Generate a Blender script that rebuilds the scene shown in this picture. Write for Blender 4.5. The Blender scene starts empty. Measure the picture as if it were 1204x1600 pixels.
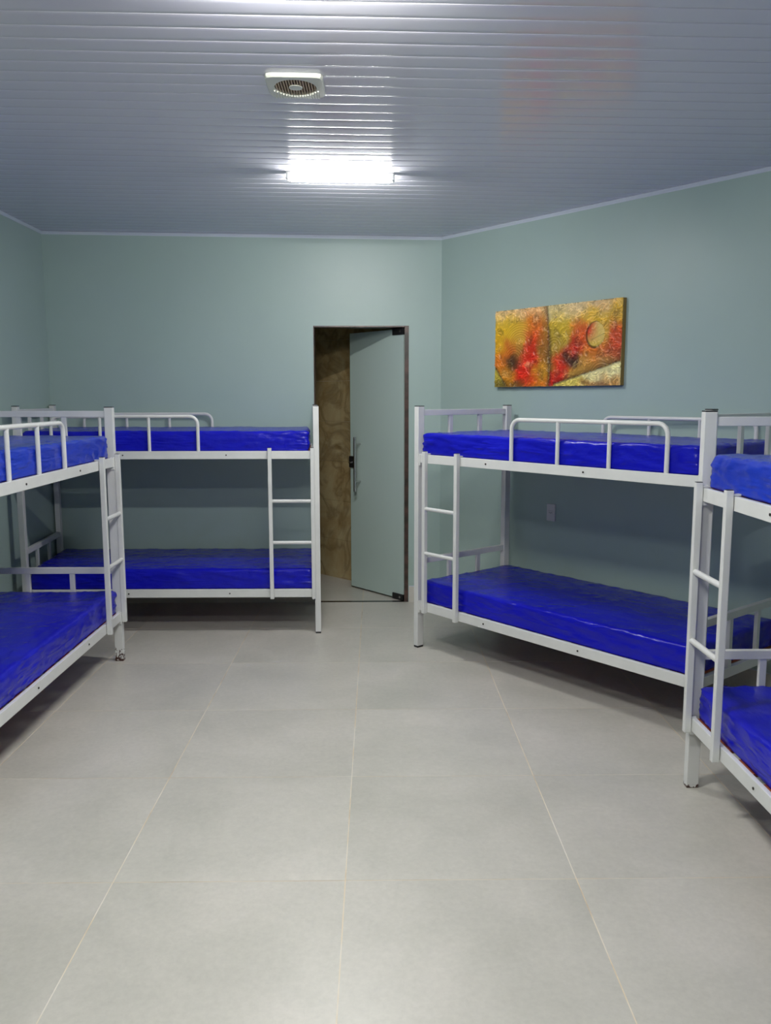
import bpy, bmesh, math, random
from mathutils import Vector, Matrix, noise
random.seed(7)
C = bpy.context.scene.collection
SC = bpy.context.scene

# ------------------------------------------------------------------ camera
CAM_H = 1.655
FPX = 1306.4                      # focal length in pixels of the 1204x1600 frame
YAW, PITCH, ROLL = -0.01168, 0.13642, -0.0014
fw = Vector((-math.sin(YAW)*math.cos(PITCH), math.cos(YAW)*math.cos(PITCH), -math.sin(PITCH)))
rt0 = Vector((math.cos(YAW), math.sin(YAW), 0)); up0 = rt0.cross(fw)
rt = rt0*math.cos(ROLL)+up0*math.sin(ROLL); up = -rt0*math.sin(ROLL)+up0*math.cos(ROLL)
cd = bpy.data.cameras.new('camera'); cam = bpy.data.objects.new('camera', cd); C.objects.link(cam)
m = Matrix((rt, up, -fw)).transposed().to_4x4(); m.translation = Vector((0, 0, CAM_H)); cam.matrix_world = m
cd.sensor_fit = 'VERTICAL'; cd.sensor_height = 36.0; cd.sensor_width = 27.09
cd.lens = 36.0*FPX/1600.0
cd.clip_start = 0.05; cd.clip_end = 60
SC.camera = cam
# ------------------------------------------------------------------ world, exposure, lamps' strength
w = bpy.data.worlds.new('world'); SC.world = w; w.use_nodes = True
w.node_tree.nodes['Background'].inputs[0].default_value = (0.5, 0.6, 0.7, 1)
w.node_tree.nodes['Background'].inputs[1].default_value = 0.02
SC.view_settings.view_transform = 'Standard'; SC.view_settings.look = 'None'
SC.view_settings.gamma = 1.0; SC.view_settings.use_curve_mapping = False
SC.view_settings.exposure = 0.0
LAMP = (275.0, 430.0, 310.0)      # radiance of the LED diffusers, far to near
LAMP_COL = (1.0, 0.99, 0.955, 1)
LAMP_DROP = 0.020                 # how far the diffuser bulges below its base
LAMP_POS = [(-0.19, 4.84), (-0.19, 2.52), (-0.19, 0.85)]  # the last lamp is unseen, added to brighten the near floor

# ------------------------------------------------------------------ materials
def mat(name, col, rough=0.5, metal=0.0, spec=0.5, **kw):
    mt = bpy.data.materials.new(name); mt.use_nodes = True
    b = mt.node_tree.nodes['Principled BSDF']
    b.inputs['Base Color'].default_value = (*col, 1); b.inputs['Roughness'].default_value = rough
    b.inputs['Metallic'].default_value = metal; b.inputs['Specular IOR Level'].default_value = spec
    for k, v in kw.items(): b.inputs[k.replace('_', ' ')].default_value = v
    return mt
def nd(mt, t, **kw):
    n = mt.node_tree.nodes.new(t)
    for k, v in kw.items(): setattr(n, k, v)
    return n
def bsdf(mt): return mt.node_tree.nodes['Principled BSDF']
def lk(mt, a, b): mt.node_tree.links.new(a, b)
def coords(mt, kind='Object', scale=(1, 1, 1)):
    t = nd(mt, 'ShaderNodeTexCoord'); mp = nd(mt, 'ShaderNodeMapping'); mp.inputs['Scale'].default_value = scale
    if kind == 'World':
        g = nd(mt, 'ShaderNodeNewGeometry'); lk(mt, g.outputs['Position'], mp.inputs[0])
    else: lk(mt, t.outputs[kind], mp.inputs[0])
    return mp.outputs[0]
def nz(mt, vec, scale, detail=4, rough=0.5, dist=0.0):
    n = nd(mt, 'ShaderNodeTexNoise'); lk(mt, vec, n.inputs['Vector'])
    n.inputs['Scale'].default_value = scale; n.inputs['Detail'].default_value = detail
    n.inputs['Roughness'].default_value = rough; n.inputs['Distortion'].default_value = dist
    return n.outputs['Fac']
def ramp(mt, fac, stops):
    r = nd(mt, 'ShaderNodeValToRGB'); lk(mt, fac, r.inputs[0]); e = r.color_ramp.elements
    while len(e) < len(stops): e.new(0.5)
    for i, (p, c) in enumerate(stops):
        e[i].position = p; e[i].color = (*c, 1) if len(c) == 3 else c
    return r.outputs[0]
def mixc(mt, f, a, b, bt='MIX'):
    x = nd(mt, 'ShaderNodeMix', data_type='RGBA', blend_type=bt)
    if isinstance(f, float): x.inputs[0].default_value = f
    else: lk(mt, f, x.inputs[0])
    for s, v in ((x.inputs[6], a), (x.inputs[7], b)):
        if isinstance(v, tuple): s.default_value = (*v, 1)
        else: lk(mt, v, s)
    return x.outputs[2]
def math_(mt, op, a, b=0.0, clamp=False):
    x = nd(mt, 'ShaderNodeMath', operation=op, use_clamp=clamp)
    for s, v in ((x.inputs[0], a), (x.inputs[1], b)):
        if isinstance(v, (int, float)): s.default_value = v
        else: lk(mt, v, s)
    return x.outputs[0]
def bump(mt, h, strength=0.2, dist=0.01):
    b = nd(mt, 'ShaderNodeBump'); b.inputs['Strength'].default_value = strength; b.inputs['Distance'].default_value = dist
    lk(mt, h, b.inputs['Height']); lk(mt, b.outputs[0], bsdf(mt).inputs['Normal'])

# painted plaster, pale blue-green
M_wall = mat('wall_paint', (0.46, 0.60, 0.55), 0.42)
v = coords(M_wall, 'World')
c = ramp(M_wall, nz(M_wall, v, 1.3, 5, 0.6), [(0.3, (0.370, 0.484, 0.455)), (0.7, (0.392, 0.510, 0.478))])
# scuffs: soft grey-green smudges low on the walls
sep = nd(M_wall, 'ShaderNodeSeparateXYZ'); lk(M_wall, v, sep.inputs[0])
low = math_(M_wall, 'SUBTRACT', 1.0, math_(M_wall, 'MULTIPLY', sep.outputs[2], 0.95), True)
sm = ramp(M_wall, nz(M_wall, v, 3.4, 7, 0.65, 0.4), [(0.50, (0, 0, 0)), (0.72, (1, 1, 1))])
c = mixc(M_wall, math_(M_wall, 'MULTIPLY', math_(M_wall, 'MULTIPLY', low, sm), 0.5), c, (0.33, 0.40, 0.31))
lk(M_wall, c, bsdf(M_wall).inputs['Base Color'])
bump(M_wall, nz(M_wall, v, 60, 3), 0.10, 0.002)

# floor tile: large satin porcelain, cloudy greige
M_tile = mat('porcelain_tile', (0.46, 0.45, 0.42), 0.33, 0.0, 0.8)
v = coords(M_tile, 'World'); oi = nd(M_tile, 'ShaderNodeObjectInfo')
comb = nd(M_tile, 'ShaderNodeVectorMath', operation='ADD'); lk(M_tile, v, comb.inputs[0])
sc = nd(M_tile, 'ShaderNodeVectorMath', operation='SCALE'); lk(M_tile, oi.outputs['Random'], sc.inputs[3]); sc.inputs[0].default_value = (13, 7, 5)
lk(M_tile, sc.outputs[0], comb.inputs[1])
n1 = nz(M_tile, comb.outputs[0], 2.1, 8, 0.6, 0.3)
c = ramp(M_tile, n1, [(0.28, (0.485, 0.476, 0.420)), (0.52, (0.560, 0.542, 0.485)), (0.74, (0.628, 0.598, 0.543))])
c2 = ramp(M_tile, nz(M_tile, comb.outputs[0], 45, 4, 0.7), [(0.3, (0.93, 0.93, 0.93)), (0.7, (1.04, 1.04, 1.04))])
c = mixc(M_tile, 1.0, c, c2, 'MULTIPLY')
hv = nd(M_tile, 'ShaderNodeHueSaturation'); lk(M_tile, c, hv.inputs['Color'])
lk(M_tile, math_(M_tile, 'ADD', math_(M_tile, 'MULTIPLY', oi.outputs['Random'], 0.06), 0.97), hv.inputs['Value'])
lk(M_tile, hv.outputs[0], bsdf(M_tile).inputs['Base Color'])
r = ramp(M_tile, n1, [(0.3, (0.30, 0.30, 0.30)), (0.7, (0.40, 0.40, 0.40))]); lk(M_tile, r, bsdf(M_tile).inputs['Roughness'])
bump(M_tile, nz(M_tile, v, 30, 4), 0.05, 0.002)

M_grout = mat('grout', (0.62, 0.55, 0.42), 0.8)
v = coords(M_grout, 'World')
lk(M_grout, ramp(M_grout, nz(M_grout, v, 5, 4), [(0.35, (0.74, 0.70, 0.62)), (0.55, (0.72, 0.61, 0.44)), (0.7, (0.52, 0.42, 0.30))]), bsdf(M_grout).inputs['Base Color'])

# ceiling: glossy pale PVC boards
M_pvc = mat('ceiling_pvc', (0.66, 0.67, 0.75), 0.13, 0.0, 0.38)
M_pvc_back = mat('ceiling_backing', (0.10, 0.10, 0.12), 0.8)
M_trim = mat('cornice_pvc', (0.62, 0.68, 0.76), 0.25)
M_white = mat('white_plaster', (0.6, 0.6, 0.58), 0.7)

# enamel on steel
def enamel(name, chips):
    mt = mat(name, (0.74, 0.765, 0.77), 0.32)
    v = coords(mt, 'Object')
    base = ramp(mt, nz(mt, v, 9, 4), [(0.3, (0.68, 0.69, 0.68)), (0.7, (0.735, 0.74, 0.725))])
    if chips > 0:
        s = nd(mt, 'ShaderNodeSeparateXYZ'); lk(mt, v, s.inputs[0])
        hgt = math_(mt, 'SUBTRACT', 1.0, math_(mt, 'MULTIPLY', s.outputs[2], 1.0/chips), True)
        n = nz(mt, v, 75, 5, 0.6)
        f = math_(mt, 'GREATER_THAN', math_(mt, 'ADD', n, math_(mt, 'MULTIPLY', hgt, 0.24)), 0.64)
        f = math_(mt, 'MULTIPLY', f, math_(mt, 'GREATER_THAN', hgt, 0.01))
        base = mixc(mt, f, base, (0.055, 0.018, 0.014))
    lk(mt, base, bsdf(mt).inputs['Base Color'])
    return mt
M_steel = enamel('white_enamel', 0.0)
M_steel_chip = enamel('white_enamel_rust_chips', 0.10)
M_steel_nick = enamel('white_enamel_small_nicks', 0.022)
M_black = mat('black_plastic', (0.012, 0.012, 0.013), 0.4)
M_bolt = mat('dark_bolt', (0.05, 0.045, 0.04), 0.45, 0.6)
M_wood = mat('red_brown_board', (0.36, 0.085, 0.035), 0.55)
v = coords(M_wood, 'Object', (2, 14, 14))
lk(M_wood, ramp(M_wood, nz(M_wood, v, 6, 5), [(0.3, (0.20, 0.035, 0.02)), (0.7, (0.44, 0.12, 0.05))]), bsdf(M_wood).inputs['Base Color'])

def vinyl(name, col, dark):
    mt = mat(name, col, 0.26, 0.0, 0.25)
    v = coords(mt, 'Object')
    lk(mt, ramp(mt, nz(mt, v, 2.5, 4), [(0.3, dark), (0.7, col)]), bsdf(mt).inputs['Base Color'])
    b = bsdf(mt); b.inputs['Coat Weight'].default_value = 0.10; b.inputs['Coat Roughness'].default_value = 0.15
    vs = coords(mt, 'Object', (1.0, 2.2, 1.6))
    rn = nd(mt, 'ShaderNodeTexNoise'); lk(mt, vs, rn.inputs['Vector']); rn.noise_type = 'RIDGED_MULTIFRACTAL'
    rn.inputs['Scale'].default_value = 4.5; rn.inputs['Detail'].default_value = 3; rn.inputs['Distortion'].default_value = 1.2
    h = math_(mt, 'ADD', math_(mt, 'MULTIPLY', rn.outputs['Fac'], 0.6), math_(mt, 'MULTIPLY', nz(mt, vs, 16, 4, 0.6, 1.5), 0.35))
    # creases pulled diagonally across the sides
    mp = nd(mt, 'ShaderNodeMapping'); tc = nd(mt, 'ShaderNodeTexCoord'); lk(mt, tc.outputs['Object'], mp.inputs[0])
    mp.inputs['Rotation'].default_value = (0.5, 0.6, 0); mp.inputs['Scale'].default_value = (4, 4, 24)
    cr = nd(mt, 'ShaderNodeTexNoise'); lk(mt, mp.outputs[0], cr.inputs['Vector']); cr.noise_type = 'RIDGED_MULTIFRACTAL'
    cr.inputs['Scale'].default_value = 1.5; cr.inputs['Detail'].default_value = 2; cr.inputs['Distortion'].default_value = 0.6
    pt = ramp(mt, nz(mt, vs, 3.0, 2), [(0.42, (0, 0, 0)), (0.62, (1, 1, 1))])
    h = math_(mt, 'ADD', math_(mt, 'MULTIPLY', h, 0.35), math_(mt, 'MULTIPLY', math_(mt, 'MULTIPLY', cr.outputs['Fac'], pt), 0.7))
    bump(mt, h, 0.9, 0.022)
    return mt
M_blue = vinyl('royal_blue_vinyl', (0.007, 0.009, 0.50), (0.005, 0.006, 0.38))
M_blue_lit = vinyl('royal_blue_vinyl_lit', (0.008, 0.040, 0.50), (0.006, 0.028, 0.42))  # near upper mattresses: light falling on them put into a greener blue

M_glass = mat('frosted_green_glass', (0.62, 0.76, 0.71), 0.30, 0.0, 0.5)
bsdf(M_glass).inputs['Transmission Weight'].default_value = 0.22; bsdf(M_glass).inputs['Roughness'].default_value = 0.4
bsdf(M_glass).inputs['IOR'].default_value = 1.45
M_edge = mat('glass_edge', (0.30, 0.48, 0.38), 0.2)
M_chrome = mat('brushed_steel', (0.55, 0.55, 0.55), 0.25, 1.0)
M_granite = mat('brown_granite', (0.10, 0.045, 0.035), 0.3)
v = coords(M_granite, 'World')
lk(M_granite, ramp(M_granite, nz(M_granite, v, 14, 5), [(0.35, (0.03, 0.022, 0.016)), (0.6, (0.085, 0.045, 0.036)), (0.8, (0.14, 0.07, 0.055))]), bsdf(M_granite).inputs['Base Color'])
M_sill = mat('dark_granite', (0.012, 0.014, 0.012), 0.25)
M_marble = mat('brown_marble', (0.36, 0.27, 0.15), 0.25)
v = coords(M_marble, 'World')
n1 = nz(M_marble, v, 3.2, 8, 0.62, 0.8)
c = ramp(M_marble, n1, [(0.25, (0.26, 0.165, 0.065)), (0.45, (0.42, 0.31, 0.15)), (0.62, (0.50, 0.41, 0.23)), (0.8, (0.38, 0.25, 0.10))])
vn = nz(M_marble, v, 2.2, 4, 0.5, 1.6)
f = math_(M_marble, 'SUBTRACT', 1.0, math_(M_marble, 'MULTIPLY', math_(M_marble, 'ABSOLUTE', math_(M_marble, 'SUBTRACT', vn, 0.5)), 16), True)
c = mixc(M_marble, math_(M_marble, 'MULTIPLY', math_(M_marble, 'MULTIPLY', f, n1), 0.9), c, (0.12, 0.075, 0.03)); lk(M_marble, c, bsdf(M_marble).inputs['Base Color'])
M_sock = mat('socket_plastic', (0.66, 0.66, 0.66), 0.35)
M_grille = mat('grille_plastic', (0.66, 0.68, 0.60), 0.3)
M_dust = mat('dusty_brown_plastic', (0.50, 0.40, 0.28), 0.7)
M_dark = mat('vent_recess', (0.09, 0.05, 0.035), 0.9)
M_lamps = []
for q in LAMP:
    ml_ = bpy.data.materials.new('led_diffuser'); ml_.use_nodes = True; M_lamps.append(ml_)
    nt = ml_.node_tree; nt.nodes.clear(); e = nt.nodes.new('ShaderNodeEmission'); o = nt.nodes.new('ShaderNodeOutputMaterial')
    e.inputs[0].default_value = LAMP_COL; e.inputs[1].default_value = q; nt.links.new(e.outputs[0], o.inputs[0])
M_lampcap = mat('lamp_cap', (0.7, 0.72, 0.72), 0.3)
M_paint = mat('painting_oil', (0.5, 0.4, 0.1), 0.38)
a = nd(M_paint, 'ShaderNodeVertexColor'); a.layer_name = 'pigment'; lk(M_paint, a.outputs[0], bsdf(M_paint).inputs['Base Color'])
M_canvas = mat('canvas_edge', (0.30, 0.19, 0.045), 0.6)

# ------------------------------------------------------------------ mesh helpers
class MB:
    def __init__(s): s.v = []; s.f = []; s.sm = []
    def add(s, vs, fs, smooth=False):
        k = len(s.v); s.v += [tuple(p) for p in vs]; s.f += [tuple(i+k for i in f) for f in fs]; s.sm += [smooth]*len(fs); return s
    def box(s, x0, x1, y0, y1, z0, z1, ch=0.0):
        if ch <= 0:
            vs = [(x, y, z) for z in (z0, z1) for y in (y0, y1) for x in (x0, x1)]
            return s.add(vs, [(0, 2, 3, 1), (4, 5, 7, 6), (0, 1, 5, 4), (2, 6, 7, 3), (0, 4, 6, 2), (1, 3, 7, 5)])
        bm = bmesh.new(); bmesh.ops.create_cube(bm, size=1)
        for q in bm.verts: q.co = Vector(((x0+x1)/2+q.co.x*(x1-x0), (y0+y1)/2+q.co.y*(y1-y0), (z0+z1)/2+q.co.z*(z1-z0)))
        bmesh.ops.bevel(bm, geom=bm.edges[:], offset=ch, segments=2, profile=0.5, affect='EDGES')
        bm.verts.index_update(); s.add([q.co[:] for q in bm.verts], [[q.index for q in f.verts] for f in bm.faces], False); bm.free(); return s
    def tube(s, pts, r, n=12, cap=True):
        pts = [Vector(p) for p in pts]; rings = []; ref = None
        for i, p in enumerate(pts):
            t = ((pts[i+1]-p).normalized() if i < len(pts)-1 else Vector((0, 0, 0)))+((p-pts[i-1]).normalized() if i > 0 else Vector((0, 0, 0)))
            t.normalize()
            if ref is None: ref = Vector((0, 1, 0)) if abs(t.y) < 0.9 else Vector((1, 0, 0))
            a = (ref-t*ref.dot(t)).normalized(); b = t.cross(a); ref = a
            rings.append([p+a*math.cos(2*math.pi*k/n)*r+b*math.sin(2*math.pi*k/n)*r for k in range(n)])
        vs = [q for R in rings for q in R]; fs = []
        for i in range(len(rings)-1):
            for k in range(n): fs.append((i*n+k, i*n+(k+1) % n, (i+1)*n+(k+1) % n, (i+1)*n+k))
        s.add(vs, fs, True)
        if cap: s.add(rings[0], [tuple(range(n))[::-1]]); s.add(rings[-1], [tuple(range(n))])
        return s
    def prism(s, poly, z0, z1):
        n = len(poly); vs = [(x, y, z0) for x, y in poly]+[(x, y, z1) for x, y in poly]
        return s.add(vs, [tuple(range(n))[::-1], tuple(range(n, 2*n))]+[(i, (i+1) % n, n+(i+1) % n, n+i) for i in range(n)])
    def mesh(s, name, mtl):
        me = bpy.data.meshes.new(name); me.from_pydata(s.v, [], s.f); me.update()
        bm = bmesh.new(); bm.from_mesh(me); bmesh.ops.recalc_face_normals(bm, faces=bm.faces[:]); bm.to_mesh(me); bm.free()
        me.polygons.foreach_set('use_smooth', s.sm)
        me.materials.append(mtl); return me
def link(name, me, parent=None, loc=(0, 0, 0), rz=0.0):
    o = bpy.data.objects.new(name, me); C.objects.link(o); o.location = loc; o.rotation_euler = (0, 0, rz)
    if parent is not None: o.parent = parent
    return o
def put(name, mb, mtl, parent=None, loc=(0, 0, 0), rz=0.0): return link(name, mb.mesh(name, mtl), parent, loc, rz)
CACHE = {}
def cput(key, name, build, mtl, parent, loc=(0, 0, 0), rz=0.0):
    k = (key, mtl.name)
    if k not in CACHE: CACHE[k] = build().mesh(name, mtl)
    return link(name, CACHE[k], parent, loc, rz)
def empty(name, loc=(0, 0, 0), rz=0.0, parent=None):
    return link(name, None, parent, loc, rz)
def tag(o, label=None, cat=None, group=None, kind=None):
    for k, v in (('label', label), ('category', cat), ('group', group), ('kind', kind)):
        if v: o[k] = v
    return o
def clip(poly, a, b):      # keep what lies left of the line a->b
    out = []
    f = lambda p: (b[0]-a[0])*(p[1]-a[1])-(b[1]-a[1])*(p[0]-a[0])
    for i in range(len(poly)):
        p, q = poly[i], poly[(i+1) % len(poly)]; fp, fq = f(p), f(q)
        if fp >= 0: out.append(p)
        if (fp >= 0) != (fq >= 0):
            t = fp/(fp-fq); out.append((p[0]+(q[0]-p[0])*t, p[1]+(q[1]-p[1])*t))
    return out
def clip_poly(poly, region):
    for i in range(len(region)):
        if len(poly) < 3: return []
        poly = clip(poly, region[i], region[(i+1) % len(region)])
    return poly if len(poly) >= 3 else []

# ------------------------------------------------------------------ room outline
XL, XR, YB, YF = -2.555, 2.45, 6.665, -1.6
DA = math.radians(37); CX0 = 0.516
dd = Vector((math.sin(DA), -math.cos(DA), 0)); dn = Vector((-math.cos(DA), -math.sin(DA), 0))   # along the diagonal wall, into the room
SD = (XR-CX0)/dd.x; DY = YB+dd.y*SD
ROOM = [(XL, YF), (XR, YF), (XR, DY), (CX0, YB), (XL, YB)]
def zc(x): return 2.883-0.0135*x
DX0, DX1, DZ, WT = -0.484, 0.262, 2.208, 0.15

# floor: grout bed with every tile on it
fl = MB().box(XL-0.2, XR+0.3, YF-0.2, YB-0.01, -0.06, -0.0007); fl.prism([(-1.3, YB-0.01), (0.75, YB-0.01), (0.75, YB+0.2), (-1.3, 8.7)], -0.06, -0.0007)
floor = tag(put('floor', fl, M_grout), 'grey porcelain tiled floor of the dormitory with cream grout', kind='structure')
HALL = [(-1.2, YB+0.035), (0.545, YB+0.035), (-1.2, 8.43)]
TX, TY, S, G = -0.109, 2.6916, 0.8, 0.0019
fullm = None
for region in (ROOM, HALL):
    for i in range(-4, 4):
        for j in range(-6, 9):
            x0, y0 = TX+i*S+G, TY+j*S+G; x1, y1 = TX+(i+1)*S-G, TY+(j+1)*S-G
            full = [(x0, y0), (x1, y0), (x1, y1), (x0, y1)]
            p = clip_poly(full, region)
            if not p: continue
            ar = 0.5*abs(sum(p[k][0]*p[(k+1) % len(p)][1]-p[(k+1) % len(p)][0]*p[k][1] for k in range(len(p))))
            if ar < 0.002: continue
            if ar > (S-2*G)**2*0.9999:
                if fullm is None: fullm = MB().box(0, S-2*G, 0, S-2*G, -0.009, 0).mesh('floor_tile', M_tile)
                link('floor_tile', fullm, floor, (x0, y0, 0))
            else: put('floor_tile', MB().prism(p, -0.009, 0), M_tile, floor)

# walls
WH = 3.05
def wall(name, a, b, t, z0=0.0, z1=WH, mtl=None, label=None):   # a->b with the room on its left; thickness goes outwards
    a = Vector((*a, 0)); b = Vector((*b, 0)); d = (b-a).normalized(); o = Vector((d.y, -d.x, 0))*t
    o_ = put(name, MB().prism([(a.x, a.y), (b.x, b.y), (b.x+o.x, b.y+o.y), (a.x+o.x, a.y+o.y)][::-1], z0, z1), mtl or M_wall)
    return tag(o_, label, kind='structure')
wall('wall_left', (XL, YB+WT), (XL, YF), 0.15, label='pale green left wall behind the near left bunk')
wall('wall_front', (XL, YF), (XR, YF), 0.15)
wall('wall_right', (XR, YF), (XR, DY), 0.15)
wall('wall_diagonal', (XR, DY), (CX0, YB), 0.15, label='pale green slanting wall with the painting')
wb = MB(); wb.box(XL, DX0, YB, YB+WT, 0, WH); wb.box(DX1, CX0+0.15, YB, YB+WT, 0, WH); wb.box(DX0, DX1, YB, YB+WT, DZ, WH)
tag(put('wall_back', wb, M_wall), 'pale green back wall with the doorway', kind='structure')

# skirting tiles
def skirting(name, a, b, label):
    a = Vector((*a, 0)); b = Vector((*b, 0)); L = (b-a).length; d = (b-a)/L; ang = math.atan2(d.y, d.x)
    base = tag(put(name, MB().box(0, L, 0.0, 0.004, 0.0005, 0.134), M_trim, None, a, ang), label, kind='structure')
    x = 0.0
    while x < L-0.01:
        x1 = min(L, x+0.8)
        cput(('sk', round(x1-x, 3)), 'skirting_tile', lambda: MB().box(0.0015, x1-x-0.0015, 0.003, 0.011, 0.0005, 0.128), M_tile, base, (x, 0, 0)); x = x1
# the room lies on the left of a->b
skirting('baseboard_back', (DX0-0.004, YB), (XL+0.012, YB), 'grey tile skirting left of the doorway')
skirting('baseboard_right', (CX0-0.012, YB), (DX1+0.004, YB), 'short grey tile skirting right of the doorway')
skirting('baseboard_left', (XL, YB-0.012), (XL, YF), 'grey tile skirting of the left wall')
skirting('baseboard_diagonal', (XR, DY), (CX0, YB), 'grey tile skirting under the slanting wall')

# ceiling: every board a piece, two shallow swells each with a groove between
cb = MB(); hh = 0.012
cb.prism(ROOM, 0, 0.05)
cb.v = [(x, y, zc(x)+hh+(0.05 if z > 0.01 else 0)) for x, y, z in cb.v]
ceil = tag(put('ceiling', cb, M_pvc_back), 'ceiling of narrow glossy pale grey boards', kind='structure')
P = 0.1036; prof = []
for k in range(2):
    o = k*P
    prof += [(o+0.0003, 0.0022), (o+0.0012, 0.0006), (o+0.0045, 0.0)]
    for q in (0.2, 0.4, 0.6, 0.8): prof.append((o+0.0045+q*(P-0.0115), -0.0003*(1-(2*q-1)**2)))
    prof += [(o+P-0.007, 0.0), (o+P-0.0025, 0.0008), (o+P-0.0003, 0.0022)]
def xr(y): return XR if y <= DY else XR-(y-DY)*(dd.x/-dd.y)
y = 2.82-0.0008-22*2*P
while y < YB:
    vs = []; fs = []; pr = [(min(y+a, YB), z) for a, z in prof]
    for (py, z) in pr:
        vs += [(XL, py, zc(XL)+z), (xr(py), py, zc(xr(py))+z)]
    for i in range(len(pr)-1): fs.append((2*i, 2*i+1, 2*i+3, 2*i+2))
    if y+2*P > YF and pr[0][0] < YB-0.004:
        o = put('ceiling_board', MB().add(vs, fs, True), M_pvc, ceil)
    y += 2*P
# cornices
def cornice(name, a, b, label):
    a = Vector((*a, 0)); b = Vector((*b, 0)); d = (b-a).normalized(); n = Vector((-d.y, d.x, 0))
    vs = []
    for p in (a, b):
        for off, dz in ((0, 0), (0.012, 0), (0.012, -0.004), (0.003, -0.016), (0.003, -0.021), (0, -0.021)):
            q = p+n*off; vs.append((q.x, q.y, zc(q.x)+dz-0.001))
    fs = [(i, (i+1) % 6, 6+(i+1) % 6, 6+i) for i in range(6)]+[tuple(range(6)), tuple(range(6, 12))]
    tag(put(name, MB().add(vs, fs), M_trim), label, kind='structure')
cornice('trim_1', (CX0, YB), (XL, YB), 'thin pale cornice along the back wall')
cornice('trim_2', (XR, DY), (CX0, YB), 'thin pale cornice along the slanting wall')
cornice('trim_3', (XL, YB), (XL, YF), 'thin pale cornice along the left wall')

# doorway: brown granite jambs and a dark sill
fr = MB(); fr.box(DX1-0.032, DX1, YB-0.004, YB+WT, 0, DZ); fr.box(DX0, DX0+0.006, YB-0.003, YB+WT, 0, DZ); fr.box(DX0+0.006, DX1-0.032, YB-0.003, YB+WT, DZ-0.010, DZ)
tag(put('trim_4', fr, M_granite), 'dark brown granite jamb lining the doorway', kind='structure')
tag(put('trim_5', MB().box(DX0, DX1, YB-0.006, YB+0.034, -0.004, 0.0015), M_sill), 'thin black sill strip under the glass door', kind='structure')

# hall behind the door
md = Vector((0.711, -0.703, 0)); M0 = Vector((-0.515, 7.755, 0)); ma = math.atan2(md.y, md.x)
ha = M0-md*0.95; hb = M0+md*1.42; HL = (hb-ha).length
hw = tag(put('wall_hall', MB().box(0, HL, 0.01, 0.12, 0, 2.7), M_grout, None, ha, ma), 'brown marble clad wall seen through the doorway', kind='structure')
xx = 0.0; row = 0
tw, th = 0.62, 0.36
zz = 0.0
while zz < 2.7:
    xx = 0.0
    while xx < HL:
        x1 = min(HL, xx+tw); z1 = min(2.7, zz+th)
        put('marble_tile', MB().box(xx+0.001, x1-0.001, 0.0, 0.012, zz+0.001, z1-0.001, 0.0), M_marble, hw); xx = x1
    zz += th; row += 1
tag(put('wall_hall_left', MB().box(-1.3, -1.2, YB+WT, 8.5, 0, 2.7), M_marble), kind='structure')
tag(put('ceiling_hall', MB().prism([(-1.3, YB+WT), (0.75, YB+WT), (0.75, YB+0.3), (-1.3, 8.6)], 2.7, 2.75), M_white), kind='structure')

# ------------------------------------------------------------------ glass door
HX, HY = 0.226, YB+0.03; FX, FY = -0.212, 7.212
LL = math.hypot(FX-HX, FY-HY); la = math.atan2(FY-HY, FX-HX)
door = tag(empty('door_1', (HX, HY, 0), la), 'frosted green glass door standing open into the hall', 'door', kind='structure')
# local x runs from the pivot to the free edge; local +y faces the camera side
leaf = put('glass_leaf', MB().box(0.0, LL, -0.005, 0.005, 0.014, 2.188, 0.0008), M_glass, door)
put('glass_edge', MB().box(LL, LL+0.0015, -0.005, 0.005, 0.014, 2.188), M_edge, door)
for nm, z0, z1 in (('top_pivot', 2.143, 2.196), ('bottom_pivot', 0.004, 0.052)):
    o = put(nm, MB().box(-0.005, 0.125, -0.016, 0.016, z0, z1, 0.003), M_black, door)
    put('pivot_screw', MB().tube([(0.03, 0.014, (z0+z1)/2), (0.03, 0.018, (z0+z1)/2)], 0.010, 12), M_chrome, o)
hd = put('pull_handle', MB().tube([(0.545, 0.065, 0.862), (0.545, 0.065, 1.322)], 0.0125, 14), M_chrome, door)
put('rear_handle', MB().tube([(0.545, -0.065, 0.862), (0.545, -0.065, 1.322)], 0.0125, 14), M_chrome, door)
for z in (0.945, 1.262):
    put('standoff', MB().tube([(0.545, -0.065, z), (0.545, 0.065, z)], 0.007, 10), M_chrome, hd)
lo = put('lock', MB().box(LL-0.062, LL+0.010, -0.018, 0.018, 1.055, 1.155, 0.006), M_black, door)
put('thumb_turn', MB().tube([(LL-0.02, 0.016, 1.098), (LL-0.02, 0.034, 1.098)], 0.012, 12), M_chrome, lo)

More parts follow.
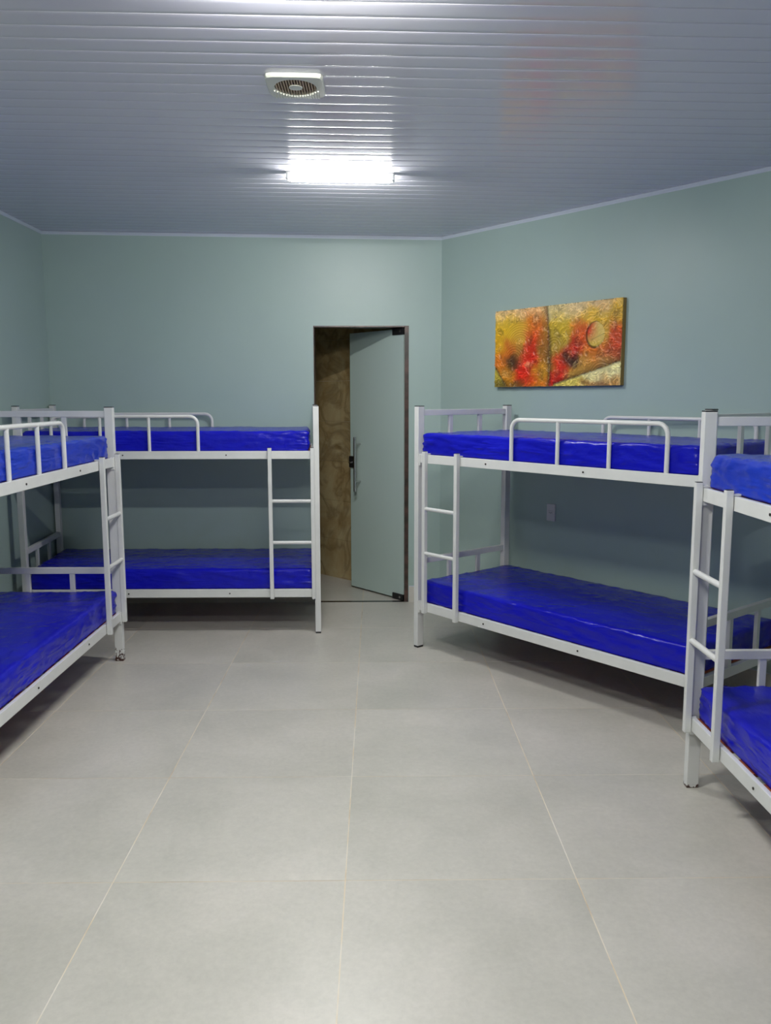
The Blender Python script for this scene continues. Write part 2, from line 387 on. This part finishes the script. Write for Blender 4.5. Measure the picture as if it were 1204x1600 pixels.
# ------------------------------------------------------------------ bunk beds
PX, PY, HT = 0.04, 0.052, 1.60
def bunk(name, L, W, loc, rz, mirror, lad_u, label, guards_back=True, foot=None):
    t = tag(empty(name, loc, rz), label, 'bunk bed', 'white steel bunk beds with ladders')
    X = (lambda u: L-u) if mirror else (lambda u: u)
    def rng(u0, u1): return tuple(sorted((X(u0), X(u1))))
    foot = foot or {}
    for iu, u in enumerate((0.0, L-PX)):
        for iv, v0 in enumerate((0.0, W-PY)):
            x0 = rng(u, u+PX)[0]; mt = foot.get((iu, iv), M_steel)
            z0 = 0.0 if mt is M_steel_chip or mt is M_steel_nick else 0.012
            p = cput(('post', z0), 'post', lambda: MB().box(0, PX, 0, PY, z0, HT-0.005, 0.003), mt, t, (x0, v0, 0))
            cput('cap', 'end_cap', lambda: MB().box(0.0005, PX-0.0005, 0.0005, PY-0.0005, HT-0.005, HT, 0.0015), M_black, p)
            if z0 > 0: cput('pad', 'foot_pad', lambda: MB().box(0.001, PX-0.001, 0.001, PY-0.001, 0, 0.012, 0.002), M_black, p)
    for lev, (z0, z1) in enumerate(((0.262, 0.320), (1.235, 1.290))):
        for side in (0, 1):
            v0, v1 = ((0.002, 0.022) if side == 0 else (W-0.022, W-0.002))
            r = put('side_rail', MB().box(0.058, L-0.058, v0, v1, z0, z1, 0.0025), M_steel, t)
            for e in (0, 1):
                xa, xb = (PX, 0.0575) if e == 0 else (L-0.0575, L-PX)
                va, vb = (v0-0.004, v1) if side == 0 else (v0, v1+0.004)
                b = MB().box(xa+(0.006 if e == 0 else 0), xb-(0 if e == 0 else 0.006), va, vb, z0-0.017, z1+0.004, 0.002)
                b.box(xa-0.001, xb+0.001, v0+0.003, v1-0.003, z0+0.006, z1-0.01)
                put('hook_bracket', b, M_steel, r)
            if side == 0:
                for u in (0.638, 1.345):
                    x = X(u); zm = (z0+z1)/2
                    put('bolt', MB().tube([(x, 0.003, zm), (x, -0.0015, zm)], 0.0052, 10), M_bolt, r)
        # boards that carry the mattress
        nb = 10; bw = 0.12; gap = (L-2*PX-0.03-nb*bw)/(nb-1)
        for k in range(nb):
            x0 = PX+0.015+k*(bw+gap)
            cput(('board', round(W, 3)), 'base_board', lambda: MB().box(0, bw, 0, W-0.050, 0, 0.012), M_wood, t, (x0, 0.025, z1-0.0165))
        for e in (0, 1):
            xa = 0.008 if e == 0 else L-0.032
            put('end_rail', MB().box(xa, xa+0.024, PY-0.001, W-PY+0.001, z0+0.004, z1-0.004, 0.002), M_steel, t)
            tz = (0.564, 0.602) if lev == 0 else (1.538, 1.575)
            put('head_bar', MB().box(xa-0.002, xa+0.026, PY-0.001, W-PY+0.001, tz[0], tz[1], 0.002), M_steel, t)
            for q in (1, 2):
                yc = PY/2+(W-PY)*q/3
                cput(('hs', lev), 'head_slat', lambda: MB().box(0, 0.020, -0.015, 0.015, z1-0.006, tz[0]+0.001, 0.002), M_steel, t, (xa+0.002, yc, 0))
    # guard rails on the upper bed
    for side in ((0, 1) if guards_back else (0,)):
        v = 0.013 if side == 0 else W-0.013
        ua, ub, zt, rr = 0.828, 1.828, 1.527, 0.055
        pts = [(X(ua), v, 1.286), (X(ua), v, zt-rr)]
        pts += [(X(ua+rr*(1-math.cos(a))), v, zt-rr+rr*math.sin(a)) for a in [math.radians(q) for q in (18, 36, 54, 72, 90)]]
        pts += [(X(ub-rr*(1-math.cos(a))), v, zt-rr+rr*math.sin(a)) for a in [math.radians(q) for q in (90, 72, 54, 36, 18)]]
        pts += [(X(ub), v, zt-rr), (X(ub), v, 1.286)]
        g = put('guard_rail', MB().tube(pts, 0.0118, 12), M_steel, t)
        for q in (1, 2):
            x = X(ua+(ub-ua)*q/3)
            put('guard_upright', MB().tube([(x, v, 1.286), (x, v, zt-0.002)], 0.0112, 10), M_steel, g)
    # ladder hooked over the rail
    lw = 0.292
    m_ = MB()
    for u in (lad_u, lad_u+lw):
        a, b = rng(u-0.0135, u+0.0135)
        m_.box(a, b, -0.030, -0.001, 0.256, 1.312, 0.003)
        m_.box(a+0.003, b-0.003, -0.004, 0.026, 1.292, 1.299)
    lad = put('ladder', m_, M_steel, t)
    for z in (0.655, 0.945):
        a, b = rng(lad_u+0.010, lad_u+lw-0.010)
        put('rung', MB().tube([(a, -0.0155, z), (b, -0.0155, z)], 0.0125, 12), M_steel, lad)
    for u in (lad_u, lad_u+lw):
        a, b = rng(u-0.011, u+0.011)
        put('rail_cap', MB().box(a, b, -0.0275, -0.0035, 1.311, 1.3145), M_black, lad)
    return t

def mattress(name, L, W, T, seed, mtl, wr=1.0):
    # rounded slab of foam in a loose vinyl cover: side folds, crumpled ends
    nx, ny, nzz = 110, 44, 12; r = 0.026
    idx = {}; vs = []; fs = []
    def vid(i, j, k):
        q = (i, j, k)
        if q in idx: return idx[q]
        p = Vector((L*i/nx, W*j/ny, T*k/nzz))
        r = 0.026 if k > nzz//2 else 0.011
        c_ = Vector((min(max(p.x, r), L-r), min(max(p.y, r), W-r), min(max(p.z, r), T-r)))
        d = p-c_
        n = d.normalized() if d.length > 1e-6 else Vector((0, 0, 1))
        p2 = c_+n*r if d.length > 1e-6 else p
        s = seed*7.3
        # wide folds running diagonally down the sides, finer crumples by the ends
        a1 = noise.noise(Vector((p.x*3.0+s+p.z*9, p.y*3.0, p.z*6+s)))
        fold = 1-abs(noise.noise(Vector((p.x*6+p.z*22+s, p.y*7-p.z*12, p.z*9+s*2))))*2
        fold = max(0, fold)**4
        fine = 1-abs(noise.noise(Vector((p.x*15-p.z*12, p.y*15+s, p.z*14+s))))*2
        fine = max(0, fine)**3
        side = 1.0 if n.z < 0.5 else 0.45
        endw = math.exp(-min(p.x, L-p.x)/0.22)
        amp = wr*(0.0035*a1+side*(0.007+0.004*endw)*fold+side*(0.0025+0.0025*endw)*fine)-0.006
        top = max(0.0, n.z)
        if n.z < -0.3: amp = 0
        # bulge of the side, gentle crown of the top
        p2 = p2+n*amp
        p2.z += (0.006*math.sin(math.pi*p.x/L)*math.sin(math.pi*p.y/W))*top
        if p2.z < 0: p2.z = 0
        # pulled-in lower hem
        if k < 3 and abs(n.z) < 0.9:
            q3 = (3-k)/3*0.002; p2.x -= n.x*q3; p2.y -= n.y*q3
        idx[q] = len(vs); vs.append(p2[:]); return idx[q]
    for k in (0, nzz):
        for i in range(nx):
            for j in range(ny):
                if k == 0 and 3 < i < nx-3 and 3 < j < ny-3 and False: continue
                fs.append((vid(i, j, k), vid(i+1, j, k), vid(i+1, j+1, k), vid(i, j+1, k)))
    for j in (0, ny):
        for i in range(nx):
            for k in range(nzz): fs.append((vid(i, j, k), vid(i+1, j, k), vid(i+1, j, k+1), vid(i, j, k+1)))
    for i in (0, nx):
        for j in range(ny):
            for k in range(nzz): fs.append((vid(i, j, k), vid(i, j+1, k), vid(i, j+1, k+1), vid(i, j, k+1)))
    return MB().add(vs, fs, True)

W_ = 0.88
fra = math.radians(38.6)
fd = Vector((math.sin(fra), -math.cos(fra)))
BEDS = [
 # name, L, origin, rz, mirror, ladder u, label, foot materials, mattress materials, side label
 ('bunk_bed', 2.085, (-0.388-2.085, 5.750, 0), 0.0, True, 0.048,
  'white steel bunk bed along the back wall, left of the doorway', {}, M_blue, M_blue, 'in the bunk along the back wall left of the doorway'),
 ('bunk_bed', 2.058, (0.250, 5.424, 0), math.atan2(fd.y, fd.x), False, 0.120,
  'white steel bunk bed right of the doorway, along the slanting wall below the painting', {}, M_blue, M_blue, 'in the bunk below the painting'),
 ('bunk_bed', 2.04, (-1.600, 5.180-2.04, 0), math.pi/2, True, 0.030,
  'white steel bunk bed cut by the left edge of the photo, rust-chipped foot', {(0, 0): M_steel_chip}, M_blue_lit, M_blue, 'in the nearest bunk at the left edge of the photo'),
 ('bunk_bed', 2.04, (1.322, 3.402, 0), -math.pi/2, False, 0.050,
  'white steel bunk bed cut by the right edge of the photo, nearest the camera', {(0, 0): M_steel_nick}, M_blue_lit, M_blue, 'in the nearest bunk at the right edge of the photo'),
]
for bi, (nm, L, loc, rz, mir, lu, lab, foot, mu, ml, ml_lab) in enumerate(BEDS):
    b = bunk(nm, L, W_, loc, rz, mir, lu, lab, True, foot)
    sk_ = -0.077 if bi == 0 else 0.0      # this frame stands slightly racked, its wall side shifted left
    if sk_:
        for o in b.children_recursive:
            me = o.data.copy(); o.data = me
            for q in me.vertices: q.co.x += sk_*q.co.y
            o.location.x += sk_*o.location.y
    R = Matrix.Rotation(rz, 4, 'Z')
    for lev, (z, T, mtl) in enumerate(((0.3165, 0.148, ml), (1.2865, 0.145, mu))):
        mw = W_-(0.052 if bi == 3 else 0.045); mL = L-2*PX-0.018-(0.02 if lev else 0.0)
        mm = mattress('mattress', mL, mw, T, bi*2+lev+1, mtl)
        mm.v = [(x+sk_*y_, y_, z_) for x, y_, z_ in mm.v]
        o = put('mattress', mm, mtl)
        off = R @ Vector((PX+0.009, (W_-mw)/2, z))
        o.location = Vector(loc)+off; o.rotation_euler = (0, 0, rz)
        tag(o, ('upper' if lev else 'lower')+' blue vinyl mattress '+ml_lab, 'mattress', 'blue mattresses on the bunk beds')

# ------------------------------------------------------------------ painting on the slanting wall
def painting():
    PW, PH, TH = 1.098, 0.536, 0.035
    org = Vector((CX0, YB, 0))+dd*0.630+Vector((0, 0, 1.727))
    rz = math.atan2(dd.y, dd.x)
    t = tag(empty('painting', org, rz), 'wide abstract textured painting in yellow, orange and red on the slanting wall', 'painting')
    # local x along the wall; -y is the room side
    put('stretcher', MB().box(0.004, PW-0.004, -TH+0.003, -0.001, 0.004, PH-0.004), M_canvas, t)
    nx, ny = 340, 166
    def lin(c): return tuple(((q/255)/12.92 if q/255 <= 0.04045 else ((q/255+0.055)/1.055)**2.4) for q in c)
    # colour blobs: s, t (from the top left), spread s, spread t, colour, weight
    LB = [(0.02, 0.02, .12, .10, (222, 190, 140), 1.2), (0.20, 0.03, .12, .07, (216, 178, 128), 1.1), (0.38, 0.05, .07, .09, (214, 175, 120), 1.0),
          (0.10, 0.22, .10, .16, (222, 184, 40), 1.5), (0.05, 0.40, .07, .15, (214, 160, 30), 1.0), (0.20, 0.30, .08, .16, (206, 160, 60), 1.0),
          (0.31, 0.18, .06, .12, (220, 130, 30), 1.2), (0.37, 0.28, .05, .14, (206, 104, 30), 1.2), (0.33, 0.42, .05, .15, (196, 40, 20), 1.9),
          (0.30, 0.62, .05, .12, (206, 34, 18), 1.9), (0.27, 0.80, .07, .13, (214, 40, 18), 2.0), (0.13, 0.50, .05, .10, (196, 80, 26), 1.3),
          (0.16, 0.68, .045, .075, (58, 48, 28), 3.2), (0.22, 0.55, .05, .10, (160, 118, 44), 1.1), (0.42, 0.50, .05, .20, (150, 104, 36), 1.1),
          (0.44, 0.18, .03, .16, (196, 140, 44), 1.0), (0.10, 0.85, .06, .10, (206, 138, 34), 1.2), (0.06, 0.62, .05, .10, (210, 110, 30), 1.0),
          (0.40, 0.84, .06, .12, (204, 146, 36), 1.3), (0.37, 0.95, .07, .05, (222, 110, 20), 1.2), (0.20, 0.97, .07, .035, (96, 76, 20), 1.3)]
    RB = [(0.50, 0.05, .09, .10, (214, 196, 140), 1.3), (0.68, 0.06, .10, .10, (216, 190, 140), 1.3), (0.85, 0.04, .08, .08, (220, 184, 132), 1.1),
          (0.55, 0.26, .08, .14, (206, 176, 44), 1.4), (0.78, 0.16, .08, .08, (216, 174, 34), 1.5), (0.98, 0.14, .06, .16, (206, 166, 48), 1.2),
          (0.50, 0.45, .05, .20, (168, 140, 50), 1.2), (0.59, 0.42, .05, .12, (160, 136, 50), 1.1), (0.70, 0.34, .06, .10, (206, 84, 28), 1.5),
          (0.66, 0.52, .05, .09, (182, 28, 18), 2.0), (0.635, 0.665, .05, .06, (50, 34, 24), 3.2), (0.55, 0.80, .045, .12, (206, 36, 18), 2.2),
          (0.55, 0.64, .04, .08, (190, 60, 24), 1.3), (0.80, 0.54, .07, .12, (206, 112, 30), 1.6), (0.75, 0.72, .06, .09, (190, 140, 60), 1.3),
          (0.68, 0.86, .06, .08, (196, 150, 60), 1.3), (0.98, 0.42, .05, .14, (196, 68, 30), 1.7), (0.92, 0.60, .05, .09, (170, 72, 32), 1.4),
          (0.86, 0.36, .05, .10, (200, 160, 60), 1.0), (0.90, 0.70, .05, .06, (180, 140, 70), 1.1)]
    BB = [(0.70, 0.98, .09, .06, (214, 196, 90), 1.2), (0.85, 0.86, .09, .08, (220, 210, 150), 1.4), (0.97, 0.80, .06, .08, (220, 212, 150), 1.3),
          (0.76, 0.97, .05, .03, (150, 60, 30), 1.5), (0.93, 0.92, .05, .05, (206, 140, 50), 1.3), (0.86, 0.97, .04, .03, (120, 60, 36), 1.2)]
    CB = [(0.03, 0.86, .05, .10, (196, 176, 60), 1.0), (0.05, 0.97, .05, .04, (90, 76, 22), 1.2)]
    for lst in (LB, RB, BB, CB):
        for i, q in enumerate(lst): lst[i] = q[:4]+(lin(q[4]), q[5])
    def blend(lst, s, u):
        a = [1e-6*.5, 1e-6*.4, 1e-6*.1]; w = 1e-6
        for (bs, bt, ss, st, c, k) in lst:
            g = k*math.exp(-((s-bs)/ss)**2*0.9-((u-bt)/st)**2*0.9)
            a[0] += c[0]*g; a[1] += c[1]*g; a[2] += c[2]*g; w += g
        return [q/w for q in a]
    CI = (0.815, 0.40); RI = 0.150          # the disc: centre (in s,t) and radius in canvas heights
    AS = PW/PH
    vs = []; cols = []
    for j in range(ny+1):
        for i in range(nx+1):
            s = i/nx; u = 1-j/ny            # u from the top
            x = s*AS
            wob = noise.noise(Vector((x*7, u*7, 3)))*0.10+noise.noise(Vector((x*22, u*22, 8)))*0.035
            s2 = s+wob*0.35; u2 = u+wob*0.6
            xs = 0.436+0.028*u+0.018*math.sin(u*3.0)         # main split
            xb = (0.945-0.235*((s-0.56)/0.44)) if s > 0.5 else 9   # lower right seam
            xl = 0.735+2.45*s                          # lower left seam
            h = 0.0
            if s < 0.115 and u > xl: c_ = blend(CB, s2, u2); zone = 3
            elif s < xs: c_ = blend(LB, s2, u2); zone = 0
            elif u > xb: c_ = blend(BB, s2, u2); zone = 2
            else: c_ = blend(RB, s2, u2); zone = 1
            dk = 0.0
            ds = abs(s-xs)*AS
            wid = 0.020+0.022*u
            if zone in (0, 1): dk = max(dk, math.exp(-(ds/wid)**2)*(1.0 if s < xs else 0.75))
            if zone == 0 : dk = max(dk, 0.55*math.exp(-(ds/0.05)**2))
            if s > 0.5:
                e_ = (xb-u)*0.88
                dk = max(dk, math.exp(-(e_/0.017)**2))
                if e_ > 0: dk = max(dk, 0.6*math.exp(-(e_/0.045)**2))
            if s < 0.14: dk = max(dk, math.exp(-(((u-xl)*0.64)/0.018)**2))
            h -= 0.004*dk
            # relief: crusty ridges
            r1 = 1-abs(noise.noise(Vector((x*14+4, u*14, 1.0))))*2.2
            r2 = 1-abs(noise.noise(Vector((x*27+9, u*27, 5.0))))*2.2
            m1 = 0.5+0.5*noise.noise(Vector((x*4, u*4, 9)))
            wx = x+noise.noise(Vector((x*11, u*11, 21)))*0.07; wy = u+noise.noise(Vector((x*11, u*11, 33)))*0.07
            r1 = 1-abs(noise.noise(Vector((wx*13+4, wy*17, 1.0))))*2.4
            r2 = 1-abs(noise.noise(Vector((wx*24+9, wy*31, 5.0))))*2.4
            ma = min(1, max(0, noise.noise(Vector((x*8+5, u*8, 41)))*3.2+0.15)); mb = min(1, max(0, noise.noise(Vector((x*12+1, u*12, 53)))*3.2+0.25))
            crust = max(0, r1)**5*0.9*ma+max(0, r2)**4*0.9*mb+0.35*max(0, noise.noise(Vector((x*40, u*40, 60))))
            k = 0.0
            # combed arcs
            for (ax, at, ra, rb_, p) in ((0.22, 0.50, 0.10, 0.36, 0.030), (0.50, 0.52, 0.04, 0.17, 0.034), (0.86, 0.88, 0.05, 0.20, 0.034), (0.17, 0.66, 0.06, 0.24, 0.032)):
                dx = x-ax*AS; dy = u-at; rr = math.hypot(dx, dy)
                ok = (ra < rr < rb_) and ((dy < 0.02 and dx*(1 if ax in (0.22, 0.17) else -1) < 0.14) or ax == 0.86)
                if ok and zone in (0, 1):
                    f_ = min(1, (rr-ra)/0.03)*min(1, (rb_-rr)/0.04); k = max(k, f_); h += 0.0016*f_*math.cos(rr/p*2*math.pi)
                    sh = 0.86+0.14*math.cos(rr/p*2*math.pi)
                    c_ = [q*(1-f_*0.5+f_*0.5*sh) for q in c_]
            # disc
            dx = x-CI[0]*AS; dy = u-CI[1]; rr = math.hypot(dx*1.12, dy)
            if rr < RI:
                an = math.atan2(-dy, dx); q = rr/RI
                wr_ = min(1, max(0, (-dx/RI+0.35)))*min(1, max(0, (-dy/RI+0.75)))
                base = [lin((208, 180, 96))[z] for z in range(3)]
                red = lin((206, 46, 20)); drk = lin((50, 34, 14)); yel = lin((204, 168, 40))
                c_ = [base[z]*(1-wr_)+red[z]*wr_ for z in range(3)]
                d2 = max(0, min(1, (dy/RI-0.35)*1.4)); c_ = [c_[z]*(1-d2)+yel[z]*d2 for z in range(3)]
                rim = max(0, (q-0.80)/0.20)*max(0, min(1, 0.55+0.9*(-dx+dy*0.7)/RI))
                c_ = [c_[z]*(1-rim)+drk[z]*rim for z in range(3)]
                h += 0.0035*math.sqrt(max(0, 1-q*q)); k = max(k, 0.7)
                if dx > 0 and dy < 0.1*RI: h += 0.001*math.cos((dx*0.94+dy*0.35)/0.022*2*math.pi)
                if abs(dy-0.25*RI+dx*0.35) < 0.004 and dx > -0.4*RI: c_ = [z*0.6 for z in c_]
            elif rr < RI*1.14 and dx < RI*0.55:
                f_ = (1-(rr/RI-1)/0.14)*0.85*min(1, (RI*0.55-dx)/(RI*0.5)); c_ = [c_[z]*(1-f_)+lin((40, 22, 12))[z]*f_ for z in range(3)]
            h += 0.010*crust*(1-k*0.75)
            lt = 1.16+0.8*(crust-0.2)*(1-k)
            c_ = [max(0.0, z*lt) for z in c_]
            fl_ = max(0, noise.noise(Vector((x*9+2, u*9, 12)))-0.05)*1.6*(1-k)
            pit = max(0, 0.15-crust)/0.15*min(1, fl_*2.2)*0.4  # shadow flecks between the crusts, painted into the colour
            c_ = [c_[z]*(1-pit)+(0.030, 0.016, 0.006)[z]*pit for z in range(3)]
            crm = min(1, crust*fl_*2.2)*0.45
            c_ = [c_[z]*(1-crm)+(0.62, 0.47, 0.20)[z]*crm for z in range(3)]
            c_ = [c_[z]*(1-dk*0.86)+lin((46, 20, 12))[z]*dk*0.86 for z in range(3)]
            vs.append((s*PW, -TH-max(-0.004, h), (1-u)*PH)); cols.append(c_)
    fs = [(j*(nx+1)+i, j*(nx+1)+i+1, (j+1)*(nx+1)+i+1, (j+1)*(nx+1)+i) for j in range(ny) for i in range(nx)]
    me = bpy.data.meshes.new('canvas'); me.from_pydata(vs, [], fs); me.update(); me.materials.append(M_paint)
    me.polygons.foreach_set('use_smooth', [True]*len(fs))
    at = me.color_attributes.new('pigment', 'FLOAT_COLOR', 'POINT')
    at.data.foreach_set('color', [q for c_ in cols for q in (*c_, 1.0)])
    link('canvas', me, t)
    e = MB()
    e.box(0, PW, -TH+0.0045, -0.001, 0, 0.004); e.box(0, PW, -TH+0.0045, -0.001, PH-0.004, PH)
    e.box(0, 0.004, -TH+0.0045, -0.001, 0, PH); e.box(PW-0.004, PW, -TH, -0.001, 0, PH)
    e.box(0, PW, -TH-0.0005, -TH+0.006, 0, 0.004); e.box(0, PW, -TH-0.0005, -TH+0.006, PH-0.004, PH)
    put('canvas_edge', e, M_canvas, t)
painting()

# ------------------------------------------------------------------ wall socket
so = Vector((CX0, YB, 0))+dd*1.167; rz = math.atan2(dd.y, dd.x)
sk = tag(empty('wall_socket', (so.x, so.y, 0.862), rz), 'white rectangular wall socket above the lower bed under the painting', 'socket')
put('cover_plate', MB().box(-0.037, 0.037, -0.009, 0.0, -0.060, 0.060, 0.003), M_sock, sk)
put('socket_module', MB().box(-0.022, 0.022, -0.012, -0.008, -0.013, 0.013, 0.002), M_sock, sk)
hl = MB()
for x, z in ((-0.009, 0.0), (0.009, 0.0), (0, -0.004)): hl.tube([(x, -0.0122, z), (x, -0.0128, z)], 0.0026, 10)
put('pin_hole', hl, M_black, sk)

# ------------------------------------------------------------------ exhaust fan grille
fx, fy = -0.312, 3.515; HWf = 0.113
tilt = -math.atan(0.0135)
fan = tag(empty('exhaust_fan', (fx, fy, zc(fx)), 0), 'square white exhaust fan grille with dusty round vent in the ceiling', 'exhaust fan')
fan.rotation_euler = (0, -tilt, 0)
fr = MB(); n = 48; Rr = 0.083; T0, T1 = -0.017, -0.001
sq = []; ci = []
for k in range(n):
    a = 2*math.pi*k/n; cx, cy = math.cos(a), math.sin(a); mxx = max(abs(cx), abs(cy))
    e_ = (abs(cx)**10+abs(cy)**10)**(-0.1)
    sq.append((HWf*cx*e_, HWf*cy*e_)); ci.append((Rr*cx, Rr*cy))
def ring(pts, z, k=1.0): return [(x*k, y*k, z) for x, y in pts]
rings = [ring(sq, T1), ring(sq, T0+0.005), ring(sq, T0, 0.965), ring(ci, T0), ring(ci, T0+0.014)]
vs = [q for r_ in rings for q in r_]; fs = []
for a in range(4):
    for k in range(n): fs.append((a*n+k, a*n+(k+1) % n, (a+1)*n+(k+1) % n, (a+1)*n+k))
put('grille_frame', MB().add(vs, fs), M_grille, fan)
put('recess', MB().tube([(0, 0, -0.003), (0, 0, -0.006)], Rr+0.002, 40), M_dark, fan)
for k in range(-7, 8):
    x = k*0.0108; hl_ = math.sqrt(max(0, (Rr+0.001)**2-x*x))
    if hl_ < 0.02: continue
    put('grille_slat', MB().box(x-0.0026, x+0.0026, -hl_, hl_, T0+0.0008, T0+0.009), M_dust if True else M_grille, fan)
put('hub_disc', MB().tube([(0, 0, T0-0.001), (0, 0, T0+0.004)], 0.027, 32), M_grille, fan)
rb_ = MB()
for k in range(-8, 9):
    x = k*0.0108; y0 = math.sqrt(max(0, (Rr+0.003)**2-x*x))
    rb_.box(x-0.003, x+0.003, max(y0, 0.03), HWf*0.95, T0-0.005, T0+0.002)
put('louvre_rib', rb_, M_grille, fan)

# ------------------------------------------------------------------ LED battens
for k, (lx, ly) in enumerate(LAMP_POS):
    lab = ('lit white LED batten lamp on the ceiling beyond the exhaust fan', 'lit LED batten lamp overhead, above the top edge of the photo', 'unseen LED batten lamp added overhead to brighten the near floor')[k]
    t = tag(empty('ceiling_lamp', (lx, ly, zc(lx)), 0), lab, 'ceiling lamp', 'LED batten lamps on the ceiling')
    t.rotation_euler = (0, -tilt, 0)
    put('lamp_base', MB().box(-0.290, 0.290, -0.022, 0.022, -0.030, -0.001, 0.002), M_lampcap, t)
    for sg in (-1, 1):
        put('lamp_end', MB().box(min(sg*0.281, sg*0.300), max(sg*0.281, sg*0.300), -0.0235, 0.0235, -0.044, -0.001, 0.006), M_lampcap, t)
    d_ = MB(); nn = 14; vs = []; prf = ((-0.2808, 0.55), (-0.276, 0.85), (-0.268, 1.0), (0.268, 1.0), (0.276, 0.85), (0.2808, 0.55))
    for x, kk in prf:
        for i in range(nn+1):
            a = math.pi*i/nn; vs.append((x, math.cos(a)*0.026*kk, -0.0302-math.sin(a)*LAMP_DROP*kk))
    fs = [(r*(nn+1)+i, r*(nn+1)+i+1, (r+1)*(nn+1)+i+1, (r+1)*(nn+1)+i) for r in range(5) for i in range(nn)]
    fs += [(r*(nn+1)+nn, r*(nn+1), (r+1)*(nn+1), (r+1)*(nn+1)+nn) for r in range(5)]
    fs += [tuple(range(nn+1)), tuple(range(5*(nn+1), 6*(nn+1)))]
    put('diffuser', d_.add(vs, fs, True), M_lamps[k], t)
